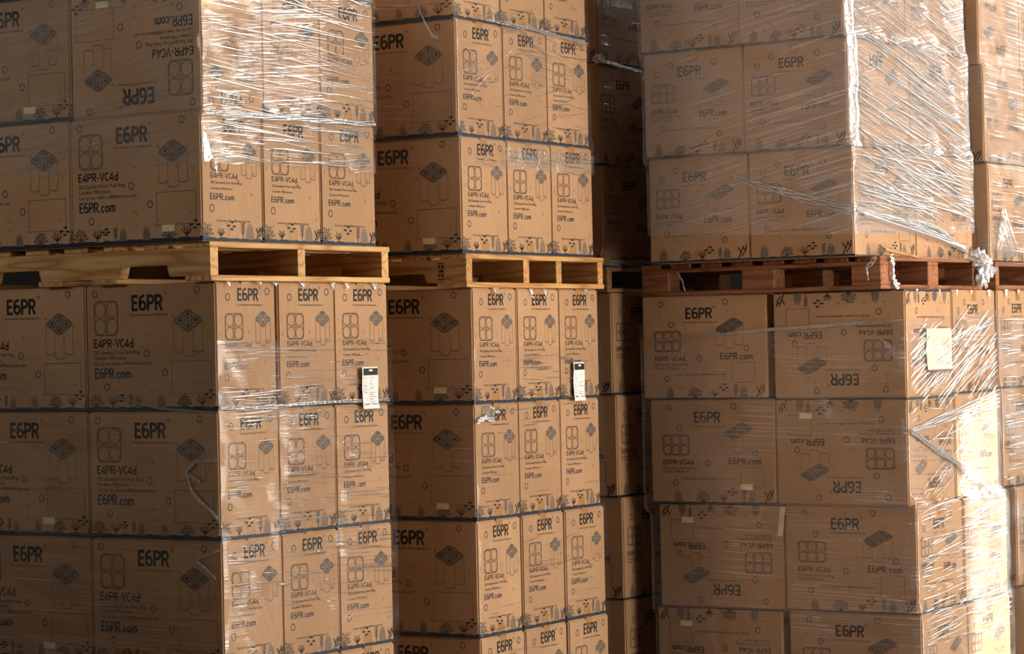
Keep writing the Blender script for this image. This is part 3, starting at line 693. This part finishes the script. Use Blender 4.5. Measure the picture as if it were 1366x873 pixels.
def crumple(center, size, mat, parent, seed, name='film_bunch', sub=3):
    bm = bmesh.new(); bmesh.ops.create_icosphere(bm, subdivisions=sub, radius=1.0)
    for v in bm.verts:
        d = v.co.normalized(); k = .55+.95*abs(noise.noise(d*1.7+Vector((seed, 0, 0))))+.16*noise.noise(d*5+Vector((0, seed, 0)))
        v.co = Vector((d.x*size[0]*k, d.y*size[1]*k, d.z*size[2]*k))+Vector(center)
    me = bpy.data.meshes.new(name); bm.to_mesh(me); bm.free(); me.materials.append(mat)
    o = link(name, me); o.parent = parent; return o

f = mat_film
AUf = wrap(AU, 3*D4-.006, 2*W4, zAU+.60*H4, zAU+3*H4+.02, f('film_a_upper', -.10, 1.0, .05, .35, .05, .40, .58), 'glossy clear stretch film around the upper load of the leftmost stack', slope_lo=(-.02, .0, 0), seed=1, nz=60)
ALf = wrap(AL, 3*D4+.016, 2*W4, zAL-4*H4, zAL-.46*H4, f('film_a_lower', .02, 5.0, .04, .25, .02, .46, .64), 'clear stretch film around the lower load of the leftmost stack', seed=2, slope_hi=(-.04, .0, 0), nz=70)
BUf = wrap(BU, 3*D4, 2*W4, zBU+.74*H4, zBU+3*H4+.02, f('film_b_upper', .08, 9.0, .04, .30, .02, .48, .68), 'clear stretch film around the upper load of the second stack from left', seed=3, slope_lo=(0, .01, 0), nz=50)
BLf = wrap(BL, 3*D4+.022, 2*W4, zBL-4*H4, zBL-.52*H4, f('film_b_lower', .04, 13.0, .025, .30, .015, .55, .75), 'clear stretch film around the lower load of the second stack from left', seed=4, nz=60)
DUf = wrap(DU, 2*(W6-.012), 2*D6-.02, zDU+.2*H6, zDU+3*H6+.02, f('film_d_upper', -.20, 17.0, .08, .35, .10, .30, .5), 'heavily pleated stretch film around the upper load of the wrapped right stack', seed=5, wob=.005, nz=60, slope_lo=(.03, .03, 0))
DLf = wrap(DL, 2*D6+.03, 2*W6+.03, zDL-4*H6, zDL-.30*H6, f('film_d_lower', .04, 21.0, .05, .25, .05, .42, .6), 'stretch film around the lower load of the wrapped right stack', seed=6, slope_hi=(-.06, .05, 0), wob=.004, nz=70)
CUf = wrap(CU, 2*D6, W6, zCU, zCU+3*H6, f('film_c_upper', .05, 25.0, .02, .12, .015, .45, .65), 'stretch film around the upper load of the dark recessed stack', seed=7)
EUf = wrap(EU, 2*D6, 2*W6, zEU+.04, zEU+3*H6, f('film_e_upper', .03, 29.0, .02, .18, .06, .4, .7), 'stretch film around the upper load of the rightmost stack', seed=8)
ELf = wrap(EL, 2*D6+.01, 2*W6, zEL-4*H6, zEL-.28*H6, f('film_e_lower', .04, 33.0, .06, .3, .14, .42, .6), 'stretch film around the lower load of the rightmost stack', seed=9)

# pleats drawn tight in the film, bunched strands and loose pieces
PL = mat_tail('pleat_film', .62, .12, 0)
PLs = mat_tail('glint_pleat_film', .22, .30, 0)  # diffuse white paints pale glint lines into these pleats
pleats(AU, 'R', 150, .03, 1.02, zAU+.62*H4, zAU+2.6*H4, .06, AUf, PL, 1, .10, .7, .0012, .0034); pleats(AU, 'R', 40, .05, .95, zAU+.62*H4, zAU+1.02*H4, .0, AUf, PL, 2, .08, .4, .0014, .0038, .008)
pleats(AU, 'R', 30, .30, 1.0, zAU+1.95*H4, zAU+2.6*H4, .22, AUf, PL, 21, .1, .6); pleats(AU, 'L', 70, 0, 1.1, zAU+.7*H4, zAU+2.6*H4, .16, AUf, PLs, 3, .3, 1.0, .001, .0022)
rope(AU, 'R', [(.0, zAU+H4-.012), (.3, zAU+H4-.008), (.7, zAU+H4+.0), (1.0, zAU+H4+.004)], .008, M['rope'], AUf, 4, 4)
sheet(AU, 'R', .004, .075, lambda t: (zAU+.605*H4, zAU+H4-.03-.2*t), M['tail'], AUf, 'loose_film', .010, .004, 3, 8, 20)
pleats(AL, 'R', 120, .02, 1.02, zAL-1.95*H4, zAL-.5*H4, .02, ALf, PL, 5, .05, .4, .0010, .0026, .015); pleats(AL, 'R', 70, .02, 1.02, zAL-2.6*H4, zAL-2.05*H4, .05, ALf, PL, 6, .06, .45, .0010, .003, .02)
pleats(AL, 'R', 40, .02, .6, zAL-1.15*H4, zAL-.82*H4, .0, ALf, PL, 22, .05, .3); pleats(AL, 'L', 40, 0, 1.1, zAL-2.8*H4, zAL-.55*H4, .03, ALf, PLs, 7, .2, .9, .001, .002)
rope(AL, 'L', [(.0, Z(-.385)), (.10, Z(-.39)), (.145, Z(-.43)), (.115, Z(-.50)), (.0, Z(-.59))], .007, M['tail'], ALf, 8, 6)
rope(AL, 'L', [(.145, Z(-.43)), (.075, Z(-.46))], .006, M['tail'], ALf, 81, 3)
rope(AL, 'L', [(.0, Z(-.70)), (.11, Z(-.735)), (.02, Z(-.80))], .006, M['tail'], ALf, 9, 4)
rope(AL, 'L', [(.02, zAL-H4-.005), (.25, zAL-H4+.01), (.5, zAL-H4+.06)], .004, M['rope'], ALf, 91, 3)
rope(AL, 'R', [(.0, zAL-H4+.01), (.25, zAL-H4+.004), (.55, zAL-H4+.014), (1.0, zAL-H4+.01)], .005, M['rope'], ALf, 10, 3)
pleats(BU, 'R', 60, .02, 1.0, zBU+.75*H4, zBU+2.3*H4, -.06, BUf, PL, 11, .05, .3, .001, .0022, .25); pleats(BU, 'R', 22, .3, 1.0, zBU+.78*H4, zBU+1.0*H4, .0, BUf, PL, 12, .08, .3)
pleats(BU, 'R', 18, .45, 1.0, zBU+1.72*H4, zBU+2.05*H4, .32, BUf, PL, 23, .1, .4, .001, .0025); pleats(BU, 'L', 30, 0, .7, zBU+.9*H4, zBU+2.3*H4, -.2, BUf, PLs, 13, .1, .5, .001, .002, .1)
sheet(BU, 'R', .30, 1.0, lambda t: (zBU+.755*H4, zBU+.93*H4), mat_tail('double_film', .16, .35), BUf, 'film_band', .011, .002, 6, 30, 6)
pleats(BU, 'R', 40, .3, 1.0, zBU+1.0*H4, zBU+2.0*H4, -.15, BUf, PL, 52, .04, .25, .0008, .0016, .15)
rope(BU, 'L', [(.16, Z(1.34)), (.135, Z(1.27)), (.10, Z(1.21)), (.07, Z(1.20))], .008, M['tail'], BUf, 14, 4)
rope(BU, 'R', [(.2, zBU+2*H4+.012), (.6, zBU+2*H4+.004), (1.0, zBU+2*H4-.02)], .006, M['rope'], BUf, 15, 3)
pleats(BL, 'R', 45, .02, 1.0, zBL-3*H4, zBL-.55*H4, -.02, BLf, PL, 16, .04, .25, .001, .0022); pleats(BL, 'R', 18, .35, .8, zBL-1.05*H4, zBL-.6*H4, .0, BLf, PL, 17, .05, .2)
crumple(loc_pt(BL, 'R', .075, Z(-.262), .014), (.05, .02, .028), M['tail'], BLf, 5.0)
rope(BL, 'R', [(.13, Z(-.30)), (.06, Z(-.285)), (.0, Z(-.30))], .008, M['tail_white'], BLf, 18, 4)
pleats(DU, 'R', 330, .02, 1.18, zDU+.5*H6, zDU+2.62*H6, .24, DUf, PL, 24, .12, .8, .0018, .0045); pleats(DU, 'R', 120, .02, 1.18, zDU+.45*H6, zDU+1.0*H6, .07, DUf, PL, 25, .1, .5, .0018, .0045)
pleats(DU, 'L', 130, .0, .96, zDU+1.0*H6, zDU+2.62*H6, -.02, DUf, PLs, 26, .1, .6, .001, .003, .1); pleats(DU, 'L', 60, .0, .9, zDU+.25*H6, zDU+1.0*H6, .25, DUf, PLs, 27, .1, .6, .001, .0025, .12)
rope(DU, 'L', [(.55, Z(.69)), (.30, Z(.61)), (.0, Z(.525))], .011, M['rope'], DUf, 28, 6, fan=.02)
rope(DU, 'R', [(.0, Z(.525)), (.45, Z(.49)), (.85, Z(.43)), (1.12, Z(.366))], .010, M['rope'], DUf, 29, 7)
rope(DU, 'R', [(.50, Z(.50)), (.8, Z(.47)), (1.12, Z(.368))], .008, M['rope'], DUf, 30, 5)
sheet(DU, 'R', .05, 1.08, lambda t: (Z(.50)-.13*t, Z(.52)-.125*t), M['tail'], DUf, 'loose_film', .02, .02, 9)
sheet(DU, 'R', -.005, .075, lambda t: (zDU+1.0*H6, zDU+2.7*H6), M['tail'], DUf, 'corner_film_fold', .012, .012, 5, 10, 60)
pleats(DL, 'R', 150, .02, 1.0, zDL-.98*H6, zDL-.35*H6, -.42, DLf, PL, 31, .08, .45, .0014, .0035, .08); pleats(DL, 'R', 200, .02, 1.0, zDL-3.3*H6, zDL-2.0*H6, -.06, DLf, PL, 32, .08, .5, .0014, .004, .06)
pleats(DL, 'R', 60, .02, 1.0, zDL-2.0*H6, zDL-1.0*H6, -.3, DLf, PL, 33, .08, .4, .0014, .003, .3); pleats(DL, 'L', 110, .0, 1.25, zDL-3.4*H6, zDL-.45*H6, .0, DLf, PLs, 34, .1, .7, .0009, .002, .02); pleats(DL, 'L', 110, .0, .75, zDL-3.3*H6, zDL-2.0*H6, .03, DLf, PLs, 51, .08, .4, .0009, .0022, .02)
rope(DL, 'R', [(.0, Z(-.40)), (.5, Z(-.56)), (.98, Z(-.73))], .012, M['rope'], DLf, 35, 5); rope(DL, 'R', [(.0, Z(-.40)), (.5, Z(-.345)), (1.0, Z(-.29))], .008, M['rope'], DLf, 36, 5, fan=.06)
rope(DL, 'L', [(1.2, Z(-.0)), (.6, Z(.04)), (.0, Z(.065))], .006, M['rope'], DLf, 37, 4)
GLARE = mat_film('glare_film', .1, 40., .10, .3, .08, .15, .75)
sheet(DL, 'R', .53, 1.0, lambda t: (Z(-1.20)+.02*math.sin(t*9), Z(-.30)-.05*(1-t)+.02*math.sin(t*7)), GLARE, DLf, 'loose_film', .014, .02, 7, 30, 50)  # added film sheet, its pale haze stands in for glare
pleats(EU, 'R', 60, .02, .9, zEU+.05, zEU+1.5*H6, .03, EUf, PL, 38, .08, .35, .0014, .003); pleats(EL, 'R', 120, .02, .9, zEL-2*H6, zEL-.3*H6, -.02, ELf, PL, 39, .08, .4, .0014, .0035)
sheet(EU, 'R', .03, .26, lambda t: (zEU+.02, zEU+.03+.23*max(0, 1-abs(t-.35)/.62)), M['tail'], EUf, 'loose_film', .03, .03, 4)
rope(EU, 'R', [(.12, Z(.575)), (.19, Z(.50)), (.235, Z(.40)), (.225, Z(.355))], .007, M['tail_white'], EUf, 40, 3)
rope(CU, 'R', [(-.03, zCU+2*H6+.012), (.1, zCU+2*H6), (.4, zCU+2*H6-.02)], .006, M['rope'], CUf, 41, 3); rope(CU, 'R', [(-.02, zCU+H6+.012), (.15, zCU+H6+.002), (.4, zCU+H6-.006)], .005, M['rope'], CUf, 42, 2)
crumple(loc_pt(CU, 'R', -.01, zCU+2*H6+.015, .01), (.035, .03, .025), M['tail'], CUf, 6.0)
pleats(CU, 'R', 30, .02, .5, zCU, zCU+2.7*H6, .0, CUf, PLs, 43, .05, .2, .001, .003)
rope(CU, 'R', [(.02, zCU+.02), (.2, zCU+.015), (.42, zCU+.025)], .012, M['tail'], CUf, 44, 5)
rope(CU, 'L', [(.0, zCU+.25), (-.005, zCU+.1), (.02, zCU+.02)], .006, M['tail'], CUf, 45, 2)

# small ruffles of film caught under the pallets at the top edges of the lower loads
def ruffles(ld, ztop, n, q1, parent, seed, mat):
    rr = random.Random(seed)
    for i in range(n):
        q = q1*(i+.2+.6*rr.random())/n; w_ = .012+.03*rr.random(); h = .012+.03*rr.random()
        sheet(ld, 'R', q, q+w_, lambda t, h=h: (ztop-.002-h*(1-abs(2*t-1)), ztop-.001), mat, parent, 'film_ruffle', .010, .004, seed+i, 6, 5)
ruffles(AL, zAL, 7, .98, ALf, 3, M['tail']); ruffles(BL, zBL, 4, .98, BLf, 5, M['tail']); ruffles(DL, zDL, 5, .98, DLf, 9, M['tail_white']); ruffles(EL, zEL, 2, .3, ELf, 11, M['tail_white'])

# film draped over the near block of the wrapped stack's pallet
DPL = Load(1.5433, 11.0232, 36, ''); DPL.rows = [(zDL, zDL+.14, 0, 0)]
o = rope(DPL, 'R', [(.055, zDL+.135), (.085, zDL+.11), (.07, zDL+.06), (.095, zDL+.02), (.13, zDL+.004)], .016, M['tail_white'], DUf, 46, 3, 'film_tail')
o = rope(DPL, 'L', [(.01, zDL+.13), (.06, zDL+.09), (.05, zDL+.05)], .012, M['tail'], DUf, 47, 3, 'film_tail')
o = rope(DPL, 'L', [(1.02, zDL+.12), (.98, zDL+.06), (.97, zDL+.012)], .008, M['tail'], DUf, 48, 3, 'film_tail', out=-.01)

crumple(DPL.pt(.86, -.03, Z(.335)), (.055, .05, .045), M['tail_white'], DUf, 1.0); crumple(DPL.pt(.92, -.035, Z(.29)), (.045, .04, .06), M['tail_white'], DUf, 2.0)
crumple(DPL.pt(.89, -.03, Z(.25)), (.03, .03, .05), M['tail_white'], DUf, 3.3)
# splintered edge of the pallet's lead deck board
V = [(0,0,0),(.16,0,-.012),(.30,0,-.030),(.30,0,-.036),(.14,0,-.024),(0,0,-.010)]; V2 = [(x, .014, z) for x, _, z in V]; n = len(V)
spl = link('splinter', mesh_from('splinter', V+V2, [tuple(range(n))[::-1], tuple(range(n, 2*n))]+[(i, (i+1) % n, n+(i+1) % n, n+i) for i in range(n)], [M['pine_b']]))
for q in bpy.data.objects:
    if q.name.startswith('pallet') and 'reddish block pallet' in q.get('label', ''): spl.parent = q; spl.location = (.02, -.016, .170)

# ------------------------------------------------------------------ paper labels
def paper(ld, face, q, z, w_, h, label, name, header=True, tilt=0.0, seed=0, out=.0165):
    p = loc_pt(ld, face, q, z, out); r = empty(name, p, ld.rz if face == 'R' else ld.rz-math.pi/2); tag(r, label, 'label')
    N = 8; V, F = [], []
    for j in range(N+1):
        for i in range(3):
            for s_ in (0, 1):
                t = j/N; V.append((w_*i/2+tilt*h*t, -.0015*math.sin(t*9+i)-.004*(t < .15)*(1-t/.15)+s_*.0006, h*t))
    for j in range(N):
        for i in range(2):
            a = (j*3+i)*2; b_ = a+2; c = a+6; d = c+2
            F.append((a, b_, d, c)); F.append((b_+1, a+1, c+1, d+1))
    link('paper', mesh_from('paper', V, F, [M['white'] if header else M['pouch']], None, True), r)
    if header:
        def quad(a, b_, c, d, y=-.0032): return [(a+tilt*c, y, c), (b_+tilt*c, y, c), (b_+tilt*d, y, d), (a+tilt*d, y, d)]
        link('header_band', mesh_from('header_band', quad(w_*.06, w_*.94, h*.80, h*.965), [(0,1,2,3)], [M['black']]), r)['label'] = 'black header band'
        lg = arc(w_*.5+tilt*h*.9, h*.915, w_*.13, h*.022, 0, 360, 12)[:-1]
        link('logo', mesh_from('logo', [(x, -.0036, y) for x, y in lg], [tuple(range(12))], [M['white']]), r)
        V, F = [], []; rr = random.Random(seed)
        for k in range(13):
            zz = h*(.74-.052*k)
            for a in ((.08, .30), (.42, .85)):
                if rr.random() < .75:
                    b_ = len(V); e = a[0]+(a[1]-a[0])*rr.uniform(.4, 1); V += quad(w_*a[0], w_*e, zz, zz+h*rr.choice([.006, .009, .016])); F.append((b_, b_+1, b_+2, b_+3))
        for a, b2 in ((.08, .40), (.62, .78), (.82, .93)):
            b_ = len(V); V += quad(w_*a, w_*b2, h*.09, h*.125); F.append((b_, b_+1, b_+2, b_+3))
        link('print_lines', mesh_from('print_lines', V, F, [M['print_grey']]), r)['kind'] = 'stuff'
    return r
paper(AL, 'R', .827, Z(-.232), .100, .158, 'white shipping label with black header on the leftmost stack', 'shipping_label', True, .0, 1, .0155)
paper(BL, 'R', .770, Z(-.241), .092, .160, 'white shipping label with black header on the second stack from left', 'shipping_label', True, .0, 2, .0155)
pg = paper(DL, 'R', .195, Z(-.147), .275, .175, 'blank white document pouch under film on the wrapped right stack', 'document_pouch', False, .0, 3, .010)
paper(CL, 'R', .225, Z(-.072), .20, .150, 'white paper sheet on the dark recessed stack, half hidden', 'paper_label', False, .0, 4, .010)
tp = paper(DL, 'L', .64, Z(-.85), .025, .125, 'narrow strip of clear tape hanging between two cartons of the wrapped stack', 'tape_strip', False, .12, 5, .012)
# ink stamp on the second stack's pallet stringer
V, F = [], []
for i, (y, z, w_, h) in enumerate([(.10,.030,.034,.004),(.10,.094,.034,.004),(.104,.078,.010,.012),(.120,.080,.010,.009),(.104,.060,.022,.010),(.104,.044,.010,.011),(.119,.045,.012,.008)]):
    b_ = len(V); V += [(-.0045, y+w_, z), (-.0045, y, z), (-.0045, y, z+h), (-.0045, y+w_, z+h)]; F.append((b_, b_+1, b_+2, b_+3))
stp = link('ink_stamp', mesh_from('ink_stamp', V, F, [M['black']])); stp['kind'] = 'stuff'
for q in bpy.data.objects:
    if q.name.startswith('pallet') and 'four stringers' in q.get('label', ''): stp.parent = q
